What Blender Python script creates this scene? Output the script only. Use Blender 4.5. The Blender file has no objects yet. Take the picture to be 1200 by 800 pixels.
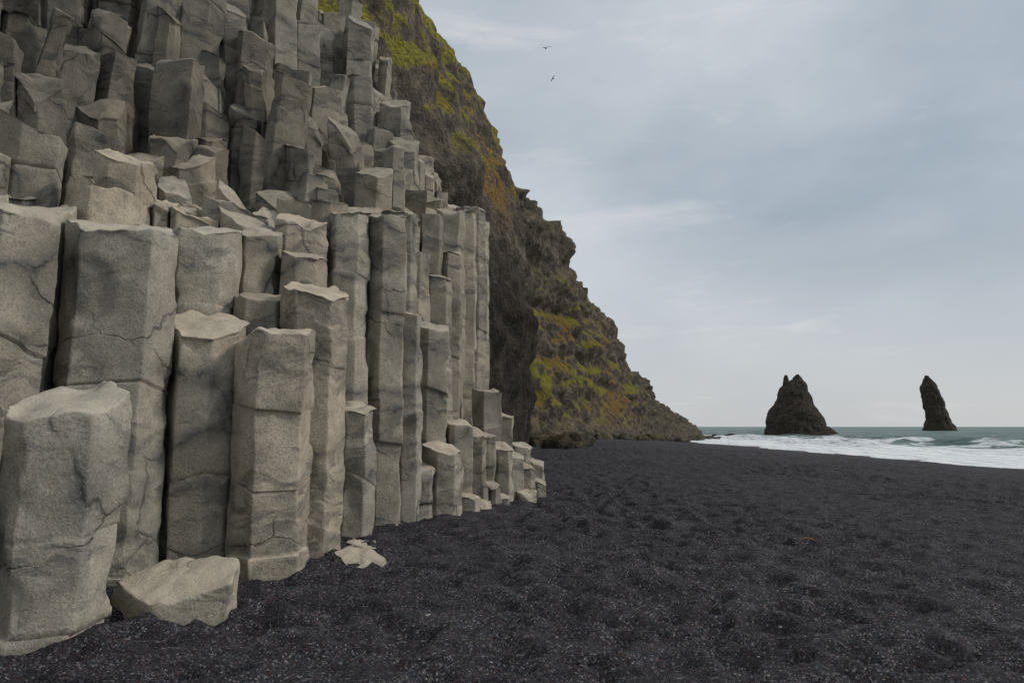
import bpy, math, random
from mathutils import Vector, noise as N
random.seed(7)
S=bpy.context.scene
V=Vector
def lerp(a,b,t): return a+(b-a)*t
def sm(a,b,x):
    t=max(0.,min(1.,(x-a)/(b-a))); return t*t*(3-2*t)
def pl(pts,x):
    if x<=pts[0][0]: return pts[0][1]
    for (a,va),(b,vb) in zip(pts,pts[1:]):
        if x<=b: return va+(vb-va)*(x-a)/(b-a)
    return pts[-1][1]
def n3(x,y,z): return N.noise(V((x,y,z)))
def fbm(x,y,z,o=4): return N.fractal(V((x,y,z)),0.9,2.1,o)
def mkobj(name,verts,faces,mat,smooth=True,cols=None):
    me=bpy.data.meshes.new(name); me.from_pydata(verts,[],faces); me.update()
    if cols is not None:
        at=me.color_attributes.new('tone','FLOAT_COLOR','POINT')
        flat=[]
        for c in cols: flat.extend((c[0],c[1],c[2],1.))
        at.data.foreach_set('color',flat)
    if smooth: me.polygons.foreach_set('use_smooth',[True]*len(me.polygons))
    me.materials.append(mat)
    o=bpy.data.objects.new(name,me); S.collection.objects.link(o); return o

# ------------------------------------------------------------ material helpers
class M:
    def __init__(s,name):
        s.m=bpy.data.materials.new(name); s.m.use_nodes=True
        s.t=s.m.node_tree; s.n=s.t.nodes; s.b=s.n['Principled BSDF']
        s.b.inputs['Specular IOR Level'].default_value=0.2
        s.co=s.n.new('ShaderNodeTexCoord').outputs['Object']
    def new(s,t): return s.n.new(t)
    def link(s,a,b): s.t.links.new(a,b)
    def setv(s,inp,v):
        if hasattr(v,'is_output') : s.link(v,inp)
        else: inp.default_value=v
    def scale(s,v,sc,loc=(0,0,0),rot=(0,0,0)):
        m=s.new('ShaderNodeMapping'); m.inputs['Scale'].default_value=sc; m.inputs['Location'].default_value=loc; m.inputs['Rotation'].default_value=rot
        s.link(v,m.inputs['Vector']); return m.outputs[0]
    def noise(s,sc,det=4,rough=.55,vec=None,dist=0):
        m=s.new('ShaderNodeTexNoise'); m.inputs['Scale'].default_value=sc; m.inputs['Detail'].default_value=det
        m.inputs['Roughness'].default_value=rough; m.inputs['Distortion'].default_value=dist
        s.link(vec or s.co,m.inputs['Vector']); return m.outputs['Fac']
    def vor(s,sc,feat='F1',vec=None,out='Distance'):
        m=s.new('ShaderNodeTexVoronoi'); m.feature=feat; m.inputs['Scale'].default_value=sc
        s.link(vec or s.co,m.inputs['Vector']); return m.outputs[out]
    def ramp(s,f,stops):
        m=s.new('ShaderNodeValToRGB'); e=m.color_ramp.elements
        while len(e)<len(stops): e.new(.5)
        for el,(p,c) in zip(e,stops):
            el.position=p; el.color=(c,c,c,1) if not hasattr(c,'__len__') else (*c,1)
        s.link(f,m.inputs[0]); return m.outputs[0]
    def math(s,op,a,b=0.,clamp=False):
        m=s.new('ShaderNodeMath'); m.operation=op; m.use_clamp=clamp
        s.setv(m.inputs[0],a); s.setv(m.inputs[1],b); return m.outputs[0]
    def mix(s,f,a,b,mode='MIX'):
        m=s.new('ShaderNodeMix'); m.data_type='RGBA'; m.blend_type=mode
        s.setv(m.inputs[0],f)
        for k,v in ((6,a),(7,b)):
            if hasattr(v,'is_output'): s.link(v,m.inputs[k])
            else: m.inputs[k].default_value=(*v,1)
        return m.outputs[2]
    def bump(s,h,st,dist,prev=None):
        m=s.new('ShaderNodeBump'); m.inputs['Strength'].default_value=st; m.inputs['Distance'].default_value=dist
        s.link(h,m.inputs['Height'])
        if prev: s.link(prev,m.inputs['Normal'])
        return m.outputs[0]
    def attr(s,nm):
        m=s.new('ShaderNodeAttribute'); m.attribute_name=nm; return m.outputs['Color']
    def sep(s,v):
        m=s.new('ShaderNodeSeparateXYZ'); s.link(v,m.inputs[0]); return m.outputs
    def nz(s):
        g=s.new('ShaderNodeNewGeometry'); return s.sep(g.outputs['Normal'])[2]
    def fin(s,col,rough,nrm=None):
        s.setv(s.b.inputs['Base Color'],col if hasattr(col,'is_output') else (*col,1))
        s.setv(s.b.inputs['Roughness'],rough)
        if nrm: s.link(nrm,s.b.inputs['Normal'])
        return s.m

def basalt():
    m=M('basalt_rock')
    a=m.noise(1.1,4,.6); b=m.noise(6,5,.7); c=m.noise(46,4,.78)
    base=m.ramp(a,[(.3,(.34,.298,.232)),(.5,(.455,.402,.318)),(.72,(.57,.505,.405))])
    base=m.mix(m.ramp(b,[(.33,.5),(.56,0.)]),base,(.22,.194,.158))
    nn=m.new('ShaderNodeTexNoise'); nn.inputs['Scale'].default_value=1.7; nn.inputs['Detail'].default_value=4; m.link(m.co,nn.inputs['Vector'])
    sc=m.new('ShaderNodeVectorMath'); sc.operation='SCALE'; sc.inputs['Scale'].default_value=.6; m.link(nn.outputs['Color'],sc.inputs[0])
    v=m.new('ShaderNodeVectorMath'); v.operation='ADD'
    m.link(m.co,v.inputs[0]); m.link(sc.outputs[0],v.inputs[1])
    cv=m.vor(1.0,'DISTANCE_TO_EDGE',m.scale(v.outputs[0],(.55,.55,1.05),rot=(.30,.22,0)))
    crack=m.ramp(cv,[(0,1.),(.006,.6),(.014,0.)])
    crm=m.math('MULTIPLY',crack,m.ramp(m.noise(.9,2),[(.50,0.),(.60,.9)]))
    bandn=m.noise(1.0,5,.68,m.scale(v.outputs[0],(.45,.45,2.1),(3,1,5),(.22,.12,0)))
    band=m.ramp(bandn,[(.52,0.),(.565,.9),(.60,1.),(.64,.15),(.68,0.)])
    stain=m.math('MULTIPLY',m.ramp(cv,[(0,1.),(.05,.6),(.16,0.)]),m.ramp(m.noise(.8,3,vec=m.scale(m.co,(1,1,1),(7,3,1))),[(.44,0.),(.56,1.)]))
    stain=m.math('MAXIMUM',stain,m.math('MULTIPLY',band,.8))
    stain=m.math('MULTIPLY',stain,m.ramp(b,[(.38,.4),(.58,1.)]))
    base=m.mix(stain,base,(.105,.102,.098))
    base=m.mix(m.math('MULTIPLY',crm,.7),base,(.035,.03,.027))
    base=m.mix(m.ramp(c,[(.36,.6),(.50,0.)]),base,(.15,.134,.11))
    base=m.mix(m.ramp(c,[(.56,0.),(.70,.5)]),base,(.66,.60,.50))
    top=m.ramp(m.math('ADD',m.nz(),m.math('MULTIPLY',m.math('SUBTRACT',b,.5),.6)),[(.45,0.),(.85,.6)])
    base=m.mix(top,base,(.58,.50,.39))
    base=m.mix(1.,base,m.attr('tone'),'MULTIPLY')
    h=m.math('ADD',m.math('MULTIPLY',b,.5),m.math('MULTIPLY',c,.22))
    n=m.bump(h,.75,.075)
    n=m.bump(m.math('SUBTRACT',1.,crm),.7,.02,n)
    return m.fin(base,.93,n)
def cliffmat():
    m=M('cliff_rock_and_moss')
    a=m.noise(.16,5,.65); b=m.noise(1.0,6,.72); c=m.noise(6,5,.7)
    rock=m.ramp(b,[(.3,(.035,.029,.023)),(.5,(.12,.098,.076)),(.7,(.28,.235,.18))])
    rock=m.mix(m.ramp(c,[(.35,.6),(.55,0.)]),rock,(.028,.024,.020))
    moss=m.ramp(c,[(.35,(.06,.060,.014)),(.5,(.17,.158,.026)),(.65,(.30,.265,.045))])
    gold=m.ramp(c,[(.35,(.08,.045,.018)),(.65,(.27,.160,.055))])
    moss=m.mix(m.ramp(m.noise(.11,4,.6,m.scale(m.co,(1,1,1),(30,0,0))),[(.47,0.),(.6,.9)]),moss,gold)
    s=m.math('ADD',m.math('MULTIPLY',m.nz(),1.1),m.math('MULTIPLY',m.math('SUBTRACT',a,.5),2.6))
    s=m.math('ADD',s,m.math('MULTIPLY',m.math('SUBTRACT',b,.5),2.0))
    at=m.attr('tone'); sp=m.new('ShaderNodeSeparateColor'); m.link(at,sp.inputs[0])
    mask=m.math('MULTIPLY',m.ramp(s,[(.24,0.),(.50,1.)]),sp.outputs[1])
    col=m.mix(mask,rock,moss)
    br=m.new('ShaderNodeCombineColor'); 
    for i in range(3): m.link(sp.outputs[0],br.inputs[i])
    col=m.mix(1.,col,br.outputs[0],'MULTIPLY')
    h=m.math('ADD',b,m.math('MULTIPLY',c,.3))
    n=m.bump(h,.9,.9)
    return m.fin(col,.95,n)
def sandmat():
    m=M('black_sand_gravel')
    p=m.new('ShaderNodeTexVoronoi'); p.inputs['Scale'].default_value=80; m.link(m.co,p.inputs['Vector'])
    q=m.new('ShaderNodeTexVoronoi'); q.inputs['Scale'].default_value=30; m.link(m.co,q.inputs['Vector'])
    sp=m.sep(p.outputs['Color']); sq=m.sep(q.outputs['Color'])
    grain=m.ramp(sp[0],[(0,(.011,.010,.012)),(.45,(.034,.030,.036)),(.78,(.068,.060,.067)),(.9,(.14,.13,.145)),(.97,(.30,.28,.28))])
    grain=m.mix(m.ramp(sp[1],[(.82,0.),(.9,.6)]),grain,(.065,.095,.12))
    grain=m.mix(m.ramp(sp[2],[(.86,0.),(.93,.6)]),grain,(.12,.055,.045))
    big=m.math('MULTIPLY',m.ramp(sq[0],[(.965,0.),(.98,1.)]),m.ramp(q.outputs['Distance'],[(.3,1.),(.4,0.)]))
    grain=m.mix(big,grain,m.ramp(sq[1],[(0,(.05,.05,.06)),(.5,(.14,.13,.13)),(1,(.32,.30,.27))]))
    col=m.mix(m.ramp(m.noise(2.3,4,.65),[(.38,.55),(.6,0.)]),grain,(.017,.015,.018))
    x=m.sep(m.co)[0]
    wet=m.ramp(m.math('MULTIPLY',m.math('ADD',x,m.math('MULTIPLY',m.noise(.06,3),8.)),.01),[(.42,0.),(.48,1.)])
    col=m.mix(m.math('MULTIPLY',wet,.5),col,(.012,.012,.014))
    hh=m.math('SUBTRACT',m.math('MULTIPLY',sp[1],.6),p.outputs['Distance'])
    n=m.bump(m.noise(5.5,5,.68),1.,.12); n=m.bump(hh,.8,.011,n); 
    rough=m.math('SUBTRACT',.85,m.math('MULTIPLY',wet,.5))
    return m.fin(col,rough,n)
def seamat():
    m=M('sea_water')
    x=m.sep(m.co)[0]
    xs=m.math('MULTIPLY',m.math('ADD',x,m.math('MULTIPLY',m.math('SUBTRACT',m.noise(.035,4),.5),24.)),.005)
    r=m.ramp(xs,[(.20,1.1),(.31,1.05),(.335,.6),(.36,.95),(.39,.35),(.42,.65),(.45,.25),(.50,.42),(.55,.18),(.66,.24),(.95,.10)])
    st=m.noise(1.0,5,.7,m.scale(m.co,(.35,.07,1)))
    f=m.math('ADD',r,m.math('MULTIPLY',m.math('SUBTRACT',st,.5),2.1))
    foam=m.ramp(f,[(.48,0.),(.62,1.)])
    col=m.mix(foam,m.ramp(m.noise(.02,3),[(.4,(.085,.135,.120)),(.6,(.13,.185,.162))]),(.84,.85,.85))
    n=m.bump(m.noise(1,5,.65,m.scale(m.co,(.5,.2,1))),1.,1.2); n=m.bump(m.noise(.12,4,.6,m.scale(m.co,(1,.4,1))),.8,4.,n)
    return m.fin(col,m.math('ADD',.38,m.math('MULTIPLY',foam,.5)),n)
MB=basalt(); MC=cliffmat(); MS=sandmat(); MW=seamat()

# ------------------------------------------------------------ basalt columns
FX=[(0,-6.8),(3,-5.8),(5,-5.0),(6.5,-4.8),(8,-4.2),(9.5,-3.45),(11,-2.65),(13,-2.1),(15,-1.8),(17,-1.45),(19,-1.3),(21,-1.55),(23,-2.5)]
HF=[(0,3.5),(7,4.0),(9,4.4),(11,4.9),(13,5.4),(15,6.2),(17,7.2),(20,7.9),(22,8.2)]
def depth(x,y): return (pl(FX,y)-x)*.9
def colH(x,y):
    d=depth(x,y); w=sm(12,18,y)
    near=0 if d<.7 else (.45*(d-.7) if d<2.4 else .765+1.5*(d-2.4))
    far=0 if d<.4 else 2.0*(d-.4)
    return pl(HF,y)+lerp(near,far,w)
# measured columns: x, y, top z, radius, tilt(gx,gy), rotation
heroes=[(-4.12,5.0,1.42,.36,.1,.1,0),(-3.55,5.42,1.80,.43,-.02,.38,.50),(-4.85,6.3,3.6,.5,-.1,.1,.2),(-5.3,7.05,3.95,.62,-.1,.25,.1),
(-4.25,7.35,3.80,.66,-.12,.30,.30),(-3.60,7.85,2.84,.54,-.1,.46,.15),(-2.70,7.80,2.70,.45,-.08,.12,.45),(-2.55,8.65,3.36,.45,-.15,.40,.2),
(-2.24,9.75,1.88,.30,-.1,.3,.3),(-2.04,10.85,5.0,.34,-.1,.2,.5),(-2.56,10.45,4.95,.34,-.1,.2,.1),(-1.74,11.35,3.5,.25,-.1,.1,.3),
(-1.57,11.8,.92,.30,-.1,.2,.4),(-1.24,12.15,1.25,.36,-.2,.2,.3),(-1.53,12.8,3.5,.38,-.2,.3,.5),(-.98,13.05,1.7,.32,-.1,.2,.6),
(-.73,13.6,1.5,.32,-.15,.3,.2),(-.60,14.3,1.45,.34,-.1,.2,.4),(-.50,15.1,2.4,.36,-.1,.2,.3),(-.25,14.65,1.2,.32,-.2,.3,.1),
(.0,15.2,1.0,.3,-.2,.3,.5),(.28,15.5,.75,.28,-.2,.2,.2),(.55,15.8,.4,.26,-.2,.2,.4),(.15,16.3,1.2,.36,-.2,.2,.1),(-.3,16.0,1.9,.38,-.2,.2,.3),
(.45,16.8,.8,.35,-.2,.2,.3),(-.82,12.75,.35,.25,-.2,.2,.2),(-.46,13.8,.45,.25,-.2,.3,.1),
(-3.97,8.65,4.1,.46,-.1,.3,.2),(-3.55,9.3,4.3,.40,-.15,.35,.4),(-3.3,10.0,4.75,.45,-.2,.4,.1),(-3.2,8.75,3.3,.40,-.2,.3,.3),(-2.98,9.4,4.0,.38,-.2,.3,.5),
(-3.0,10.7,5.2,.34,-.1,.2,.2),(-2.15,11.6,5.2,.32,-.1,.2,.2),
(-2.0,13.5,5.1,.36,-.1,.2,.1),(-1.6,14.0,4.7,.34,-.1,.2,.3),(-1.8,14.5,6.2,.36,-.1,.2,.3),(-1.42,14.9,5.5,.34,-.1,.2,.5),(-1.48,15.7,6.7,.36,0,.2,.2),(-1.2,16.5,6.9,.36,0,.2,.4),(-1.08,17.4,7.3,.38,0,.2,.1),(-2.15,12.5,5.6,.4,-.1,.2,.3),
(-.98,18.2,7.2,.36,0,.2,.1),(-1.0,19.0,7.4,.36,0,.2,.1),
(-4.75,4.2,2.3,.5,.1,.2,.2),(-5.1,5.1,3.2,.6,0,.2,.1),(-5.3,3.2,2.6,.55,0,.2,.3),(-5.9,2.2,3.0,.6,0,.2,.4),
]
seeds=[]
for h in heroes: seeds.append(dict(x=h[0],y=h[1],H=h[2],r=h[3],t=(h[4],h[5]),z0=-.3,hero=True,a=h[6]))
sp=.62
for j in range(-2,45):
    for i in range(0,40):
        x=-20+(i+.5*(j%2))*sp+random.uniform(-.18,.18); y=j*sp*.87+random.uniform(-.18,.18)
        if x>pl(FX,y) or y>23 or y<0: continue
        if any((x-h[0])**2+(y-h[1])**2<(h[3]*.62+.3)**2 for h in heroes): continue
        d=depth(x,y); H=colH(x,y)
        if H>15.5: continue
        if random.random()<.07 and d>1.5: continue
        big=sm(.5,3,d)
        cl=N.cell(V((x/1.7,y/1.7,3)))-.5
        H+=random.uniform(-.3,.3)*(1+.9*big)+cl*1.0*big
        if random.random()<.14*big: H+=random.uniform(.3,.9)
        seeds.append(dict(x=x,y=y,H=H,r=random.uniform(.40,.62),t=(-abs(random.gauss(.15,.3)),random.gauss(.30,.38)),z0=(-.3 if d<1.6 else H-3.6),hero=False,d=d,a=random.uniform(0,1)))
def clip(poly,px,py,nx,ny):
    out=[]
    for k in range(len(poly)):
        a=poly[k]; b=poly[(k+1)%len(poly)]
        da=(a[0]-px)*nx+(a[1]-py)*ny; db=(b[0]-px)*nx+(b[1]-py)*ny
        if da<=0: out.append(a)
        if (da<0)!=(db<0) and abs(da-db)>1e-9:
            t=da/(da-db); out.append((a[0]+(b[0]-a[0])*t,a[1]+(b[1]-a[1])*t))
    return out
verts=[];faces=[];cols=[]
def column(poly,cx,cy,z0,H,tilt,res,lean,tone,amp=1.,seed=0,hero=False):
    pts=[]; wt=[]
    n=len(poly)
    for k in range(n):
        a=V(poly[k-1]);b=V(poly[k]);c=V(poly[(k+1)%n])
        e1=(a-b);e2=(c-b);l1=e1.length;l2=e2.length
        q=min(.007,l1*.2,l2*.2); g=min(.03,l1*.3,l2*.3)
        pts+= [b+e1*(g/l1), b+e1*(q/l1), b+e2*(q/l2), b+e2*(g/l2)]; wt+=[1,1,1,1]
        m=max(1,int(l2/res))
        for i in range(1,m):
            f=i/m
            if f*l2>g+.02 and (1-f)*l2>g+.02: pts.append(b+e2*f); wt.append(0)
    C=V((cx,cy)); m=len(pts)
    nr=max(3,int((H-z0)/res))
    joints=[]; z=z0+random.uniform(.3,1.4)
    while z<H-.35:
        joints.append(z); z+=random.uniform(.6,2.2)
    segoff=[V((random.gauss(0,.012),random.gauss(0,.012))) for _ in range(len(joints)+1)]
    segsc=[random.uniform(.96,1.01) for _ in range(len(joints)+1)]
    jd=[random.choice((.995,.985,.972)) for _ in joints]
    zs=[z0+(H-z0)*k/nr for k in range(nr)]
    for jz in joints: zs+= [jz-.008,jz,jz+.008]
    zs+= [H-.10,H-.025,H-.006]
    zs=sorted(z for z in zs if z<=H-.005); zs2=[zs[0]]
    for z in zs[1:]:
        if z-zs2[-1]>.006: zs2.append(z)
    zs=zs2
    base=len(verts)
    Rm=sum((p-C).length for p in pts)/m
    cuts=[]
    for _ in range(random.choice((0,1,1,2))):
        th=random.uniform(0,6.28); cuts.append((math.cos(th),math.sin(th),random.uniform(.5,1.7),random.uniform(.25,.75)*Rm))
    if hero: cuts=[(c[0],c[1],c[2]*.45,max(c[3],.55*Rm)) for c in cuts]
    def topz(p):
        o=p-C
        z=tilt[0]*o.x+tilt[1]*o.y
        for (ux,uy,sl,of) in cuts:
            z-=max(0,(o.x*ux+o.y*uy-of))*sl
        return z+.06*n3(p.x*2.3,p.y*2.3,seed)+.035*n3(p.x*7,p.y*7,seed+3)-.12*max(0,n3(p.x*3.1,p.y*3.1,seed+9)-.08)
    tz=[topz(p) for p in pts]
    def side(p,z,s,off,zz,isc):
        q=C+(p-C)*s+off
        o=(p-C)
        if o.length>0: o=o.normalized()
        dn=amp*(.024*n3(q.x*1.3,q.y*1.3,zz*.7+seed)+.013*n3(q.x*4.5,q.y*4.5,zz*3.0+seed)+.009*n3(q.x*12,q.y*12,zz*10))
        if isc: dn-=amp*.03*max(0,n3(q.x*3,q.y*3,zz*3.5+seed*2)-.18)*2
        fl=n3(q.x*1.4+5,q.y*1.4,zz*1.1+seed*3)
        dn-=amp*.04*sm(.18,.215,fl)
        fl=n3(q.x*2.4+5,q.y*2.4,zz*2.1+seed*5)
        dn-=amp*.018*sm(.22,.25,fl)
        return (q.x+o.x*dn+lean[0]*(z-z0),q.y+o.y*dn+lean[1]*(z-z0),z)
    for z in zs:
        si=sum(1 for jz in joints if z>jz)
        s=segsc[si]; off=segoff[si]
        for jz,q in zip(joints,jd):
            if abs(z-jz)<.004: s*=q
        e=H-z
        if e<.026: s*=1-.012*(1-e/.026)**2
        w=sm(H-.8,H,z); w2=sm(z0+.3,z0+.8,z)*(1-w)
        gx=.6*n3(z*.55,seed,1.)*w2; gy=.6*n3(z*.55,seed,5.)*w2
        for k,p in enumerate(pts):
            zz=z+tz[k]*w+gx*(p.x-cx)+gy*(p.y-cy)
            x,y,_=side(p,z,s,off,zz,wt[k])
            verts.append((x,y,zz)); cols.append(tone)
    R=len(zs)
    for r in range(R-1):
        for k in range(m):
            a=base+r*m+k;b=base+r*m+(k+1)%m
            faces.append((a,b,b+m,a+m))
    last=base+(R-1)*m
    off=segoff[-1]
    for s in (.968,.92,.80,.66,.50,.34,.17):
        st=len(verts)
        for p in pts:
            q=C+(p-C)*s; z=H+topz(q)+.002+.012*n3(q.x*11,q.y*11,seed)
            verts.append((q.x+off.x+lean[0]*(H-z0),q.y+off.y+lean[1]*(H-z0),z)); cols.append(tone)
        for k in range(m):
            a=last+k;b=last+(k+1)%m; faces.append((a,b,st+(k+1)%m,st+k))
        last=st
    ci=len(verts); verts.append((cx+off.x+lean[0]*(H-z0),cy+off.y+lean[1]*(H-z0),H+topz(C)+.002)); cols.append(tone)
    for k in range(m): faces.append((last+k,last+(k+1)%m,ci))
for idx,s in enumerate(seeds):
    a0=s['a']; nn=6 if s['hero'] else random.choice((5,6,6,6,7)); R=s['r']*(1.04 if s['hero'] else 1.15)
    poly=[(s['x']+R*random.uniform(.9,1.1)*math.cos(a0+2*math.pi*k/nn),s['y']+R*random.uniform(.9,1.1)*math.sin(a0+2*math.pi*k/nn)) for k in range(nn)]
    for o in seeds:
        if o is s: continue
        dx=o['x']-s['x'];dy=o['y']-s['y'];d2=dx*dx+dy*dy
        if d2>2.6: continue
        d=math.sqrt(d2)
        w=.5+(s['r']**2-o['r']**2)/(2*d2)
        w=max(.25,min(.75,w))
        g=.009/d
        poly=clip(poly,s['x']+dx*(w-g),s['y']+dy*(w-g),dx/d,dy/d)
        if len(poly)<3: break
    if len(poly)<3: continue
    P=[]
    for k in range(len(poly)):
        a=poly[k];b=poly[(k+1)%len(poly)]
        if math.hypot(a[0]-b[0],a[1]-b[1])>.09: P.append(a)
    if len(P)<3: continue
    cx=sum(p[0] for p in P)/len(P); cy=sum(p[1] for p in P)/len(P)
    dist=math.hypot(s['x'],s['y'])
    res=.06 if dist<9.5 else (.10 if dist<14 else .16)
    dd=s.get('d',0)
    lean=(0,0) if dd<1.3 else (random.gauss(0,.06),random.gauss(-.02,.08))
    t=random.uniform(.84,1.12)*lerp(1,.45,sm(4.6,7.8,s['H'])*sm(20,11,s['y'])+.3*sm(7,12,s['H'])*sm(11,20,s['y'])); wm=random.uniform(-.03,.03)
    column(P,cx,cy,s['z0'],s['H'],s['t'],res,lean,(t*(1+wm),t,t*(1-wm)),1.,idx*1.37,s['hero'])
col_obj=mkobj('basalt_column_wall',verts,faces,MB,True,cols)
print('col verts',len(verts),'seeds',len(seeds))

# loose column stumps at the foot of the wall
def stump(x,y,r,h,tilt,rot,nn=5,sy=.75,tone=1.05):
    global verts,faces,cols
    verts=[];faces=[];cols=[]
    poly=[]
    for k in range(nn):
        a=rot+2*math.pi*k/nn+random.uniform(-.12,.12)
        poly.append((x+r*math.cos(a)*random.uniform(.9,1.1),y+r*sy*math.sin(a)))
    column(poly,x,y,-.15,h,tilt,.05,(0,0),(tone,tone,tone*.98),1.,x*7)
    return mkobj('basalt_boulder',verts,faces,MB,True,cols)
stump(-2.86,6.10,.60,.32,(.05,.30),-.5,5,.62)
stump(-1.72,8.15,.30,.12,(-.1,.25),.1,6,.8)
stump(-1.90,9.05,.22,.10,(-.1,.2),.8,5,.9)
stump(-.55,13.05,.20,.20,(-.1,.2),.8,5,.9)
stump(-.2,14.0,.22,.22,(-.1,.2),.3,5,.9)
stump(.3,14.9,.22,.20,(-.1,.2),.3,5,.9)

# ------------------------------------------------------------ cliffs
def cliff(name,stations,ns,nt,namp,seed,moss_fn):
    vs=[];fs=[];cs=[]
    K=len(stations)-1
    for i in range(ns+1):
        u=i/ns*K; k=min(K-1,int(u)); f=u-k
        A=stations[k];B=stations[k+1]
        bx=lerp(A[0][0],B[0][0],f);by=lerp(A[0][1],B[0][1],f)
        nx=lerp(A[2][0],B[2][0],f);ny=lerp(A[2][1],B[2][1],f)
        prof=[(lerp(p[0],q[0],f),lerp(p[1],q[1],f)) for p,q in zip(A[1],B[1])]
        L=[0]
        for p,q in zip(prof,prof[1:]): L.append(L[-1]+min(18,math.hypot(q[0]-p[0],q[1]-p[1]))+.001)
        for j in range(nt+1):
            w=j/nt*L[-1]
            q=0
            while q<len(L)-2 and w>L[q+1]: q+=1
            g=(w-L[q])/(L[q+1]-L[q])
            ins=lerp(prof[q][0],prof[q+1][0],g); z=lerp(prof[q][1],prof[q+1][1],g)
            x=bx+nx*ins;y=by+ny*ins
            s1=seed
            big=fbm(x*.07+s1,y*.07,z*.07,3); mid=fbm(x*.22,y*.22+s1,z*.16,4)
            fin=fbm(x*.8,y*.8,z*.55+s1,4)
            rib=abs(n3(x*.35+s1,y*.35,z*.05)); ter=n3(x*.04,y*.04,z*.45+s1)
            cr=N.ridged_multi_fractal(V((x*.30,y*.30,z*.22+s1)),.9,2.1,4,1.,2.)
            sc=min(1,.25+z/8.) if z<6 else 1
            dn=namp*sc*(big*1.6+mid*1.0-rib*1.6+ter*.9+(cr-1)*.6)+namp*.4*fin
            vs.append((x-nx*dn,y-ny*dn,z+namp*.35*mid*sc+ .15*fin))
            cs.append(moss_fn(x,y,z,w/L[-1]))
    W=nt+1
    for i in range(ns):
        for j in range(nt):
            a=i*W+j; fs.append((a,a+W,a+W+1,a+1))
    return mkobj(name,vs,fs,MC,True,cs)
def P(*a): return list(a)
near=[
((-17,-4),P((0,-1),(2,8),(7,16),(14,28),(24,38),(60,46)),(-1,0)),
((-16,6),P((0,-1),(2,8),(7,16),(14,28),(24,38),(60,46)),(-1,.1)),
((-12,13),P((0,-1),(2,8),(6,15),(12,26),(22,38),(60,46)),(-.95,.3)),
((-6.5,19.5),P((0,-1),(.8,7),(2.2,12),(9,23),(19,36),(60,46)),(-.9,.4)),
((-3.0,23.5),P((0,-1),(.3,7),(1.5,13),(4.8,21),(12,32),(60,46)),(-.95,.3)),
((-1.2,28),P((0,-1),(-.6,8),(.8,14),(4.0,21),(10.5,32),(60,46)),(-1,.1)),
((-.2,36),P((0,-1),(-1.0,9),(.6,15.5),(4.0,23),(10.5,34),(60,48)),(-1,0)),
((.6,45),P((0,-1),(-.8,9),(.1,17.0),(3.8,26),(10.5,37),(60,50)),(-1,0)),
((.9,54),P((0,-1),(-.5,9),(.1,18.5),(4.2,28),(11.5,40),(60,50)),(-1,-.1)),
((-1,62),P((0,-1),(.5,9),(2,18),(5.5,28),(13,40),(60,50)),(-.9,-.4)),
((-10,70),P((0,-1),(.5,9),(2,17),(6,26),(14,36),(60,46)),(-.8,-.6)),
]
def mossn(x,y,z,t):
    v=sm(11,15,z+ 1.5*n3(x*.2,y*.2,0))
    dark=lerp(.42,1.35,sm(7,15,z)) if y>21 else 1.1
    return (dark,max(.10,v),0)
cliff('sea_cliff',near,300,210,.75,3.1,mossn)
far=[
((-12,84),P((0,-1),(4,14),(8,28),(10,44),(50,56)),(-.8,.5)),
((0,94),P((0,-1),(3,13),(6,28),(8,44),(50,54)),(-.9,.3)),
((9,106),P((0,-1),(4,11),(7,23),(9.0,40),(50,50)),(-.9,.3)),
((16,118),P((0,-1.5),(4,9),(7,21),(9.0,37),(50,44)),(-.9,.3)),
((23,136),P((0,-2),(3,8),(6,17),(8.5,29),(50,33)),(-.9,.3)),
((31,156),P((0,-2),(2,6),(4,12),(6.5,18.5),(50,22)),(-.9,.3)),
((42,182),P((0,-3),(2,4),(4,8),(6,12),(50,15)),(-.9,.3)),
((54,208),P((0,-3),(2,1),(4,4.5),(5.5,7),(50,9)),(-.9,.3)),
((66,232),P((0,-3.5),(1,-2),(3,0),(4,1),(40,2)),(-.8,.4)),
((64,244),P((0,-3.5),(1,-3),(3,-2.5),(4,-2.5),(30,-2.5)),(-.6,-.6)),
]
def mossf(x,y,z,t):
    k=sm(175,140,y)
    top=(25 if y<125 else lerp(25,13,sm(125,160,y)))
    v=sm(0,5,z)*k*(1-.8*sm(top-2,top+3,z+4*n3(x*.1,y*.1,z*.1)))
    return (lerp(.9,1.2,k),max(.08,v),0)
cliff('far_headland',far,360,140,1.35,11.7,mossf)

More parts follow.
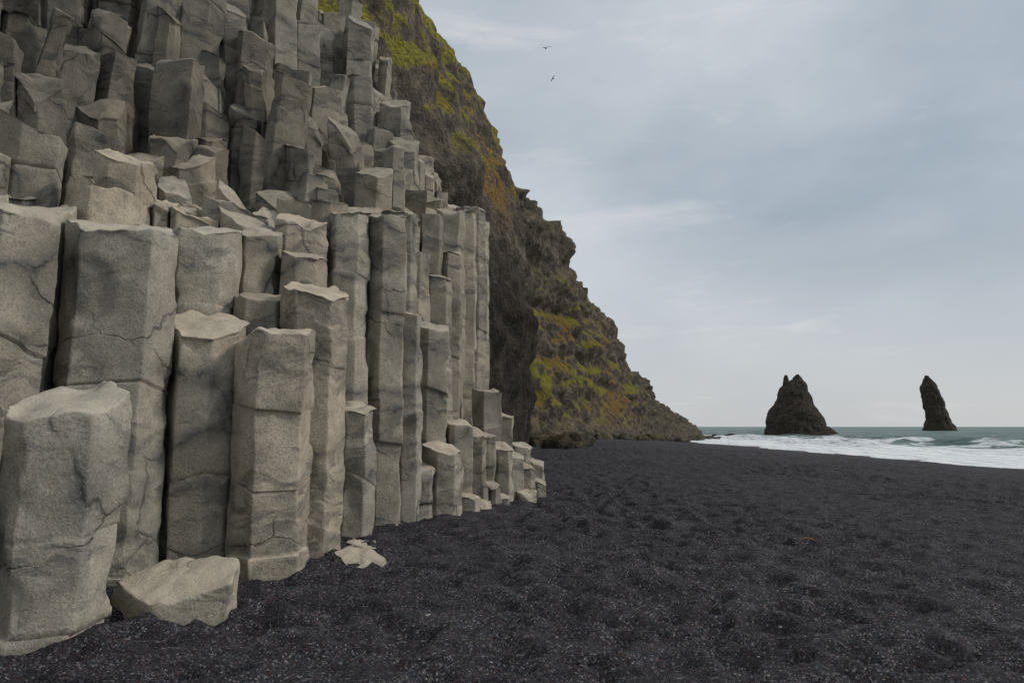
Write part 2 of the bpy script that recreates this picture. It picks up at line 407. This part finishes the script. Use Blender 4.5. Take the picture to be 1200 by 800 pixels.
def rockblob(name,x,y,z,r,seed,mat,tone=(1,.2,0),sq=.7,nu=20,nv=12):
    vs=[];fs=[]
    for i in range(nv+1):
        ph=math.pi*i/nv
        for j in range(nu):
            th=2*math.pi*j/nu
            d=V((math.sin(ph)*math.cos(th),math.sin(ph)*math.sin(th),math.cos(ph)))
            k=r*(1+.35*n3(d.x*1.5+seed,d.y*1.5,d.z*1.5)+.18*n3(d.x*4,d.y*4+seed,d.z*4))
            vs.append((x+d.x*k,y+d.y*k*.85,z+d.z*k*sq))
    for i in range(nv):
        for j in range(nu):
            a=i*nu+j;b=i*nu+(j+1)%nu; fs.append((a,a+nu,b+nu,b))
    return vs,fs
def gz(x,y):
    return -2.0*sm(6,47,x)-2.2*sm(47,90,x)
av=[];af=[];ac=[]
for k in range(190):
    u=random.random()
    bp=[(0.9,50),(1.5,62),(4,84),(9,98),(17,112),(25,132),(34,155),(46,183),(58,208),(70,226)]
    q=u*(len(bp)-1); i=min(len(bp)-2,int(q)); f=q-i
    x=lerp(bp[i][0],bp[i+1][0],f)+random.uniform(.0,5)*(1 if k>20 else .3); y=lerp(bp[i][1],bp[i+1][1],f)+random.uniform(-3,3)
    r=random.choice((.2,.3,.4,.5,.8,1.0))*(1+y/300)
    vs,fs=rockblob('',x,y,gz(x,y)+r*.15,r,k*3.3,None)
    o=len(av); av+=vs; af+=[tuple(a+o for a in f_) for f_ in fs]; ac+=[(random.choice((.7,1.,1.3)),.2 if x<30 else .05,0)]*len(vs)
mkobj('shore_rocks',av,af,MC,True,ac)
av=[];af=[];ac=[]
for (x,y,r) in ((70,236,1.8),(75,240,1.4),(78,246,2.0),(84,250,1.0),(88,252,1.2),(68,225,1.2)):
    vs,fs=rockblob('',x,y,-2.0,r,x,None,sq=.6); o=len(av); av+=vs; af+=[tuple(a+o for a in f_) for f_ in fs]; ac+=[(.6,0,0)]*len(vs)
mkobj('reef_rocks',av,af,MC,True,ac)

# ------------------------------------------------------------ sea stacks
def stack(name,cx,cy,sc,prof,thick,seed,yoff=0):
    vs=[];fs=[];cs=[];nz=110;nu=84
    z0=prof[0][0];z1=prof[-1][0]
    for i in range(nz+1):
        z=lerp(z0,z1,i/nz)
        l=pl([(p[0],p[1]) for p in prof],z);r=pl([(p[0],p[2]) for p in prof],z)
        hx=(r-l)/2;mx=(l+r)/2;hy=hx*thick
        for j in range(nu):
            th=2*math.pi*j/nu
            c,s=math.cos(th),math.sin(th)
            x=mx+hx*c;y=hy*s
            k=sc*(1.0*fbm(x*.12/sc+seed,y*.12/sc,z*.12/sc,4)+.5*fbm(x*.4/sc,y*.4/sc+seed,z*.4/sc,4)-.9*abs(n3(x*.3/sc,y*.3/sc,z*.08/sc+seed)))
            k*=min(1,hx/(2.*sc))
            vs.append((cx+x+c*k,cy+y+s*k,z+.7*sc*n3(x*.4/sc,y*.4/sc,seed)*min(1,i/10)))
            cs.append((.48,.0,0))
    for i in range(nz):
        for j in range(nu):
            a=i*nu+j;b=i*nu+(j+1)%nu; fs.append((a,b,b+nu,a+nu))
    fs.append(tuple(nz*nu+j for j in range(nu)))
    return vs,fs,cs
p1=[(-4,-14,15.5),(-2,-13.8,14.8),(1,-13.4,13.2),(5,-13.2,11.0),(9,-12.0,8.8),(11,-9.5,7.9),(13,-8.4,7.2),(16,-7.4,6.2),(18.5,-6.4,5.2),(20,-4.6,4.6),(21.2,-3.4,4.0),(22.4,-1.6,3.4),(23.6,-.2,2.8),(24.4,.6,2.2)]
a=stack('',124.5,300,1.0,p1,.75,4.2)
p2=[(15,-6.6,-1.0),(18,-6.2,-1.6),(20.5,-5.6,-2.4),(22.4,-5.0,-2.9),(24.0,-4.5,-3.4)]
b=stack('',124.5,300,.5,p2,.8,9.2)
p3=[(-4,4,17.5),(-2,6,16.5),(-.5,7,15),(1.5,9,12.5)]
c=stack('',124.5,297,.6,p3,.8,2.2)
vs=[];fs=[];cs=[]
for q in (a,b,c):
    o=len(vs); vs+=q[0]; fs+=[tuple(i+o for i in f) for f in q[1]]; cs+=q[2]
mkobj('sea_stack',vs,fs,MC,True,cs)
p4=[(-5,-13,17),(-2,-12,15.5),(2,-11.5,14),(6,-10,11.5),(12,-9.8,8.5),(18,-10.5,6.5),(26,-11.5,4.8),(32,-12.5,3.0),(36,-12.4,1.2),(40,-11.4,-1.2),(43,-10.4,-3.6),(46,-9.2,-6)]
a=stack('',372,600,1.4,p4,.8,6.6)
mkobj('sea_stack',*a[:2],MC,True,a[2])

# ------------------------------------------------------------ ground
def axis(segs):
    out=[segs[0][0]]
    for a,b,st0,st1 in segs:
        x=a
        while x<b-1e-6:
            t=(x-a)/(b-a); x+=lerp(st0,st1,t); out.append(min(x,b))
    r=[out[0]]
    for v in out[1:]:
        if v-r[-1]>1e-4: r.append(v)
    return r
xs=axis([(-300,-30,40,12),(-30,-6,6,1),(-6,-3.5,.2,.06),(-3.5,6,.05,.05),(6,20,.06,.18),(20,50,.22,.8),(50,95,1,4)])
ys=axis([(-80,0,15,1.5),(0,3,.5,.05),(3,9,.045,.05),(9,20,.055,.13),(20,60,.15,.5),(60,250,1,5),(250,330,8,20)])
gv=[]
for y in ys:
    for x in xs:
        z=gz(x,y)
        if -8<x<60 and 0<y<130:
            m=.8+1.1*n3(x*.22,y*.22,5.)
            m=max(.4,m)
            fd=sm(130,40,y)
            wx=x+.14*n3(x*2,y*2,4); wy=y+.14*n3(x*2,y*2,9)
            d=N.voronoi(V((wx*2.6,wy*3.7,0.)))[0][0]
            d2=N.voronoi(V((wx*1.4+9,wy*1.8,2.)))[0][0]
            z+=fd*(-.11*m*math.exp(-(d/.42)**2)+.03*m*math.exp(-((d-.6)/.15)**2)-.09*m*math.exp(-(d2/.28)**2)+.06*n3(x*3,y*3.6,1)*m+.022*n3(x*8,y*8,1)+.05*n3(x*.6,y*.6,3))
            z+=.12*n3(x*.12,y*.12,8)*sm(2,8,x)
            z+=.08*sm(1.6,0,x-pl(FX,y)-.9)*(1 if y<22 else 0)+.04
        gv.append((x,y,z))
W=len(xs); gf=[(j*W+i,j*W+i+1,(j+1)*W+i+1,(j+1)*W+i) for j in range(len(ys)-1) for i in range(W-1)]
mkobj('black_sand_beach',gv,gf,MS)
print('ground',len(gv))
xs=axis([(-4000,0,600,200),(0,36,20,6),(36,130,.8,1.2),(130,400,2,20),(400,9000,30,800)])
ys=axis([(-3000,-50,500,60),(-50,30,10,3),(30,220,1.1,2.2),(220,700,4,25),(700,12000,40,900)])
sv=[]
for y in ys:
    for x in xs:
        z=-2.0
        if x>38 and -50<y<800:
            xx=x+9*n3(y*.012,x*.01,2)+3*n3(y*.05,x*.03,7)
            a=sm(50,64,x)*(1-.4*sm(110,300,x))
            cr=max(0,math.sin(xx*.30))**4
            z+=a*(1.1*cr*max(0,.55+1.6*n3(x*.02,y*.03,1))+.40*fbm(x*.12,y*.05,0,4))
            z+=.18*sm(60,46,x)*n3(y*.08,0,0)
        z+=.13*sm(60,44,x)
        sv.append((x,y,z))
W=len(xs); sf=[(j*W+i,j*W+i+1,(j+1)*W+i+1,(j+1)*W+i) for j in range(len(ys)-1) for i in range(W-1)]
mkobj('sea_water',sv,sf,MW)

# pebbles
pm=M('pebble_stone'); pmat=pm.fin(pm.mix(1.,pm.ramp(pm.noise(60,3),[(.3,(.5,.5,.5)),(.7,(1.,1.,1.))]),pm.attr('tone'),'MULTIPLY'),.7)
av=[];af=[];ac=[]
for k in range(1700):
    y=3+ (random.random()**1.6)*16; x=random.uniform(-3.5,.9*y)
    if x<pl(FX,y)+.9: continue
    r=random.choice((.006,.008,.008,.011,.011,.015))*random.uniform(.8,1.2)
    g=gz(x,y)
    vs,fs=rockblob('',x,y,g+.01,r,k,None,sq=.55,nu=7,nv=5)
    o=len(av); av+=vs; af+=[tuple(a+o for a in f_) for f_ in fs]
    t=random.choice((.05,.08,.1,.15,.3)); ac+=[(t,t*.96,t*.95)]*len(vs)
for (x,y,r) in ((-.70,5.95,.035),(1.05,7.6,.028),(.93,7.75,.018)):
    vs,fs=rockblob('',x,y,.03,r,x,None,sq=.5,nu=12,nv=8)
    o=len(av); av+=vs; af+=[tuple(a+o for a in f_) for f_ in fs]; ac+=[(.40,.38,.35)]*len(vs)
mkobj('beach_pebbles',av,af,pmat,True,ac)

dm=M('driftwood'); dmat=dm.fin(dm.ramp(dm.noise(30,4),[(.3,(.30,.14,.05)),(.7,(.50,.26,.10))]),.8)
def tube(pts,rads,n=8):
    vs=[];fs=[]
    for i,(p,r) in enumerate(zip(pts,rads)):
        p=V(p); d=(V(pts[min(i+1,len(pts)-1)])-V(pts[max(i-1,0)])).normalized()
        u=d.cross(V((0,0,1)))
        if u.length<.01: u=V((1,0,0))
        u.normalize(); w=d.cross(u)
        for k in range(n):
            a=2*math.pi*k/n; vs.append(tuple(p+u*math.cos(a)*r+w*math.sin(a)*r))
    for i in range(len(pts)-1):
        for k in range(n):
            a=i*n+k;b=i*n+(k+1)%n; fs.append((a,b,b+n,a+n))
    return vs,fs
vs,fs=tube([(4.0,9.75,.04),(4.06,9.72,.07),(4.12,9.66,.07),(4.18,9.6,.05)],[.005,.010,.009,.004])
mkobj('driftwood_stick',vs,fs,dmat)

# ------------------------------------------------------------ birds
bm_=M('seabird_feathers'); bmat=bm_.fin(bm_.ramp(bm_.noise(6,3),[(.3,(.03,.03,.035)),(.7,(.10,.10,.11))]),.8)
def bird(loc,rot,sc):
    vs=[];fs=[]
    pr=[(.30,.004),(.25,.012),(.235,.03),(.20,.040),(.165,.036),(.12,.052),(.04,.066),(-.06,.055),(-.14,.032),(-.19,.022),(-.26,.03),(-.27,.002)]
    n=10
    for (y,r) in pr:
        fl=.35 if y<-.18 else .9
        wd=1.6 if y<-.2 else 1
        for k in range(n):
            a=2*math.pi*k/n; vs.append((r*wd*math.cos(a),y,r*fl*math.sin(a)))
    for i in range(len(pr)-1):
        for k in range(n):
            a=i*n+k;b=i*n+(k+1)%n; fs.append((a,b,b+n,a+n))
    for sgn in (1,-1):
        st=[(.03,.10,-.08,.02),(.16,.13,-.06,.09),(.28,.12,-.06,.12),(.40,.05,-.08,.10),(.50,-.03,-.11,.06),(.56,-.11,-.13,.03)]
        o=len(vs)
        for (x,yf,yb,z) in st:
            vs+=[(sgn*x,yf,z),(sgn*x,(yf+yb)/2,z+.015),(sgn*x,yb,z),(sgn*x,(yf+yb)/2,z-.004)]
        for i in range(len(st)-1):
            for k in range(4):
                a=o+i*4+k;b=o+i*4+(k+1)%4; fs.append((a,b,b+4,a+4))
        e=o+(len(st)-1)*4; fs.append((e,e+1,e+2,e+3))
    ob=mkobj('flying_seabird',vs,fs,bmat); ob.location=loc; ob.rotation_euler=rot; ob.scale=(sc,)*3
bird((3.2,60,36.7),(.25,-.3,.25),.95)
bird((4.45,70,39.0),(.3,-1.1,.5),.85)

# ------------------------------------------------------------ sky, sun, camera
EL,AZ=37,90
w=bpy.data.worlds.new('World'); S.world=w; w.use_nodes=True
t=w.node_tree; n=t.nodes; bg=n['Background']
sky=n.new('ShaderNodeTexSky'); sky.sky_type='NISHITA'; sky.sun_disc=False
sky.sun_elevation=math.radians(EL); sky.sun_rotation=math.radians(AZ)
tc=n.new('ShaderNodeTexCoord')
def nmap(scale,loc,nscale,det,rough,dist):
    mp=n.new('ShaderNodeMapping'); mp.inputs['Scale'].default_value=scale; mp.inputs['Location'].default_value=loc
    mp.inputs['Rotation'].default_value=(0,.18,0)
    t.links.new(tc.outputs['Generated'],mp.inputs[0])
    nz=n.new('ShaderNodeTexNoise'); nz.inputs['Scale'].default_value=nscale; nz.inputs['Detail'].default_value=det; nz.inputs['Roughness'].default_value=rough; nz.inputs['Distortion'].default_value=dist
    t.links.new(mp.outputs[0],nz.inputs['Vector']); return nz.outputs['Fac']
nf=nmap((1,1,1.9),(.3,.1,.2),1.6,6,.5,.4)
rp=n.new('ShaderNodeValToRGB'); e=rp.color_ramp.elements
e[0].position=.34; e[0].color=(.375,.445,.51,1); e[1].position=.66; e[1].color=(.67,.71,.75,1)
t.links.new(nf,rp.inputs[0])
sx=n.new('ShaderNodeSeparateXYZ'); t.links.new(tc.outputs['Generated'],sx.inputs[0])
hr=n.new('ShaderNodeValToRGB'); e=hr.color_ramp.elements; e[0].position=0; e[0].color=(.75,.75,.75,1); e[1].position=.30; e[1].color=(0,0,0,1)
t.links.new(sx.outputs[2],hr.inputs[0])
mh=n.new('ShaderNodeMix'); mh.data_type='RGBA'; t.links.new(hr.outputs[0],mh.inputs[0]); t.links.new(rp.outputs[0],mh.inputs[6]); mh.inputs[7].default_value=(.63,.63,.64,1)
wf=nmap((1,1,5),(1.3,.4,.7),3.6,6,.6,.3)
wr=n.new('ShaderNodeValToRGB'); e=wr.color_ramp.elements; e[0].position=.57; e[0].color=(0,0,0,1); e[1].position=.76; e[1].color=(.6,.6,.6,1)
t.links.new(wf,wr.inputs[0])
mw=n.new('ShaderNodeMix'); mw.data_type='RGBA'; t.links.new(wr.outputs[0],mw.inputs[0]); t.links.new(mh.outputs[2],mw.inputs[6]); mw.inputs[7].default_value=(.80,.79,.78,1)
sc=n.new('ShaderNodeVectorMath'); sc.operation='SCALE'; sc.inputs['Scale'].default_value=9.7; t.links.new(mw.outputs[2],sc.inputs[0])
mx=n.new('ShaderNodeMix'); mx.data_type='RGBA'; mx.inputs[0].default_value=.90
t.links.new(sky.outputs[0],mx.inputs[6]); t.links.new(sc.outputs[0],mx.inputs[7])
t.links.new(mx.outputs[2],bg.inputs[0]); bg.inputs[1].default_value=.1
sl=bpy.data.lights.new('sun','SUN'); sl.energy=1.5; sl.angle=math.radians(10); sl.color=(1,.95,.88)
so=bpy.data.objects.new('sun',sl); S.collection.objects.link(so)
el,az=math.radians(EL),math.radians(AZ)
d=V((math.sin(az)*math.cos(el),math.cos(az)*math.cos(el),math.sin(el)))
so.rotation_euler=d.to_track_quat('Z','Y').to_euler()
cd=bpy.data.cameras.new('camera'); cd.lens=24; cd.sensor_width=36; cd.clip_end=30000; cd.clip_start=.05
co=bpy.data.objects.new('camera',cd); S.collection.objects.link(co)
co.location=(0,0,1.6); co.rotation_euler=(math.radians(90+7.1),0,0); S.camera=co
S.view_settings.view_transform='Standard'; S.view_settings.look='None'; S.view_settings.exposure=0
